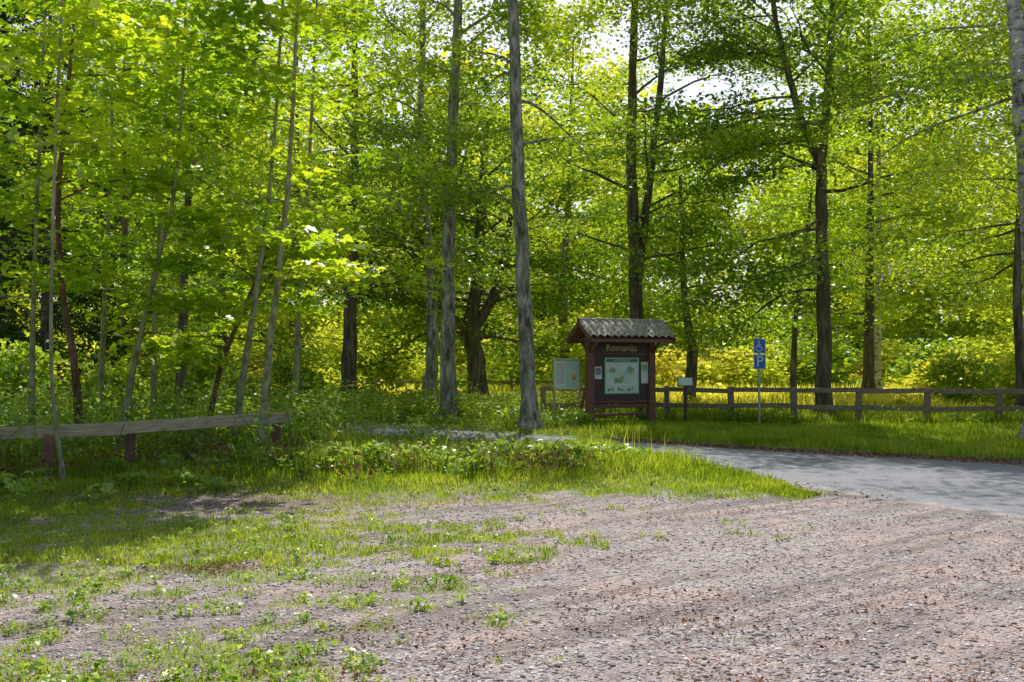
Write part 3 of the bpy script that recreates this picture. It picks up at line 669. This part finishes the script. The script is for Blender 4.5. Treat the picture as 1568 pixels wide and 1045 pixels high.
sap('maple_sapling', (-8.5, 20.5, 0), P3((0, 0, -.1), (.1, 0, 3), (.2, 0, 6), (.2, 0, 10.5)), .07, B_green, Lmax=2.5)
sap('maple_sapling', (-4.7, 21.5, 0), P3((0, 0, -.1), (.1, 0, 3), (.3, 0, 6), (.5, 0, 11)), .08, B_green, Lmax=2.7, z0=3, nlimb=16)
sap('maple_sapling', (-10.2, 18.5, 0), P3((0, 0, -.1), (.1, 0, 3), (.3, 0, 6), (.5, 0, 10)), .08, B_dark, Lmax=2.7)
sap('maple_sapling', (-5.9, 13.2, 0), P3((0, 0, -.1), (-.2, 0, 1.5), (-.2, 0, 4), (-.1, 0, 7)), .03, B_green, z0=4.2, Lmax=1.3, nlimb=8)
sap('elm_sapling', (-5.6, 18, 0), P3((0, 0, -.1), (.35, 0, 1.6), (.9, 0, 3.0), (1.5, 0, 4.6)), .06, B_red, z0=1.6, Lmax=1.8)
make_tree('maple_tree', [(P3((0, 0, -.1), (.1, 0, 4), (.3, 0, 9), (.3, 0, 15)), .15, .05)], B_dark, M_mid, nlimb=24, z0=4.5, Lmax=3.6, loc=(-9.0, 27, 0), per=26)

def spruce(name, loc, H=15, R=3.2):
    T = Acc(); Pz = np.array([(0, 0, -.1), (0, 0, H*.5), (0, 0, H)]); V, F = tube(catmull(Pz, 4), np.linspace(.22, .02, 9), 10); T.add(V, F)
    C = []
    for i in range(100):
        z = .8+(H-1)*i/100; L = R*(1-z/H)**.8*rng.uniform(.75, 1.1)+.2
        lp, _, _ = grow((0, 0, z), rng.random()*6.28, -.05, L, 5, -.7, .1); V, F = tube(lp, np.linspace(.025, .005, 6), 4); T.add(V, F)
        k = int(L*10)+3; t = rng.random(k)**.7*5; kk = np.minimum(t.astype(int), 4); C.append(lp[kk]+(lp[kk+1]-lp[kk])*(t-kk)[:, None])
    C = np.concatenate(C); idx = np.repeat(np.arange(len(C)), 7); pos = C[idx]+rng.normal(size=(len(idx), 3))*[.16, .16, .12]-[0, 0, .1]
    V, F = kites(pos, rng.uniform(.15, .28, len(idx)), .06, .6, .6)
    par = empty(name, loc); tv, tf = T.get(); obj('trunk_and_branches', npmesh('sw', tv, tf, B_dark), par)
    obj('foliage', npmesh('sf', V, F, M_spruce, rng.random(len(idx))), par); return par
sp = spruce('spruce_tree', (-14.5, 31, 0))
copy_tree(sp, 'spruce_tree', (-18.5, 36, 0), 2, 1.15)

# ------------------------------------------------------------ middle-distance trees (shared meshes)
bA = make_tree('deciduous_tree', [(P3((0, 0, -.1), (.1, 0, 5), (.2, 0, 10), (.2, .2, 17)), .26, .05)], B_dark, M_mid, nlimb=28, z0=3.2, Lmax=4.6, Lmin=2, el=(-.05, .8), nsub=5, per=28, spread=(.55, .18), size=.22, loc=(15, 42, 0))
bB = make_tree('deciduous_tree', [(P3((0, 0, -.1), (-.2, 0, 5), (.1, 0, 10), (.3, .2, 18)), .3, .05)], B_dark, M_bright, nlimb=28, z0=2.8, Lmax=4.8, Lmin=2, el=(-.05, .8), nsub=5, per=28, spread=(.6, .2), size=.24, loc=(22.5, 40, 0))
for (x, y, b, s) in [(-10, 46, bB, .95), (-17, 44, bA, .95), (-25, 47, bB, 1.1), (19.5, 31, bA, .8), (-22, 36, bA, .9), (-11, 38, bA, .8), (28, 48, bB, 1.1), (3.2, 58, bB, 1.15)]:
    copy_tree(b, 'deciduous_tree', (x, y, 0), rng.random()*6.28, s)
def far_tree(n=5400, H=19, R=5.0):
    k = 90; C = rng.normal(size=(k, 3)); C = C/np.linalg.norm(C, axis=1)[:, None]*(rng.random(k)**.4)[:, None]
    C = C*[R*.85, R*.85, H*.46]+[0, 0, H*.50]; C[:14, 2] = rng.uniform(.5, 4, 14)
    idx = rng.integers(0, k, n)
    pos = C[idx]+rng.normal(size=(n, 3))*[.7, .7, .38]; pos[:, 2] = np.abs(pos[:, 2])
    L = .42*rng.uniform(.6, 1.3, n); V, F = kites(pos, L, L*.75, .8, .6); tc = rng.random(k)
    return V, F, np.clip(.65*tc[idx]+.45*rng.random(n)-.05, 0, 1)
def put(A, m, mi, loc, s, rz, toff=0):
    V, F, t = m; c_, s_ = cos(rz), sin(rz); V = V*np.array(s)
    V = np.stack([V[:, 0]*c_-V[:, 1]*s_, V[:, 0]*s_+V[:, 1]*c_, V[:, 2]], 1)+np.array(loc)
    A.add(V, F, np.clip(t+toff, 0, 1), mi)
def finish(A, name, mats):
    V, F = A.get(); obj(name, npmesh(name, V, F, mats, np.concatenate(A.T), np.concatenate(A.M)))
fm = [far_tree(), far_tree(4800, 17), far_tree()]; A = Acc()
for yy, sc, st in ((78, 1.25, 6.0), (98, 1.9, 8.5)):
    W = yy*.60+12
    for x in np.arange(-W, W, st):
        q = rng.choice(3, p=[.35, .3, .35]); s = sc*rng.uniform(.72, 1.15)
        put(A, fm[q], int(q == 2), (x+rng.normal()*1.5, yy+rng.normal()*3, -.5), (s, s, s), rng.random()*6.28, rng.normal()*.18)
finish(A, 'distant_forest', [M_bright, M_mid])
def shrub(R=1.3, Hh=1.9, n=2400, size=.18):
    k = 60; C = rng.normal(size=(k, 3))*[R*.45, R*.45, 0]; C[:, 2] = rng.random(k)*Hh*np.exp(-(C[:, 0]**2+C[:, 1]**2)/(R*R*1.2))+.15
    idx = rng.integers(0, k, n); pos = C[idx]+rng.normal(size=(n, 3))*[.25, .25, .15]; pos[:, 2] = np.abs(pos[:, 2])
    L = size*rng.uniform(.6, 1.3, n); V, F = kites(pos, L, L*.7, .8, .6); tc = rng.random(k)
    return V, F, np.clip(.5*tc[idx]+.5*rng.random(n), 0, 1)
sm = [shrub(), shrub(1.6, 1.5), shrub(1.2, 2.2)]; A = Acc()
for i in range(140):
    y = 48+rng.random()*24; x = rng.uniform(-1, 1)*(y*.58+3)
    if rng.random() > .15+.85*(y > 59): continue
    q = rng.choice(3, p=[.5, .35, .15]); s = rng.uniform(.6, 1.4)*(1+(y-40)/40); put(A, sm[q], q, (x, y, -.05), (s*1.2, s*1.2, s*.9), rng.random()*6.28, rng.normal()*.15)
for i, x in enumerate(np.arange(-72, 72, 4.5)):
    s = rng.uniform(3.2, 4.6); put(A, sm[i % 2*2], i % 2*2, (x+rng.normal(), 104+rng.normal()*2, -.1), (s, s*.6, s), 0)
for i in range(14):
    s = rng.uniform(.6, 1.3); put(A, sm[(0, 2)[i % 2]], (0, 2)[i % 2], (rng.uniform(15, 27), rng.uniform(30, 40), -.05), (s, s, s), rng.random()*6.28)
for i in range(18):
    s = rng.uniform(.5, 1.0); put(A, sm[2], 2, (rng.uniform(-20, -7), rng.uniform(25, 36), -.05), (s, s, s), rng.random()*6.28)
finish(A, 'shrub_thicket', [M_bright, M_mead, M_mid])
print('faces', sum(len(m.polygons) for m in bpy.data.meshes))
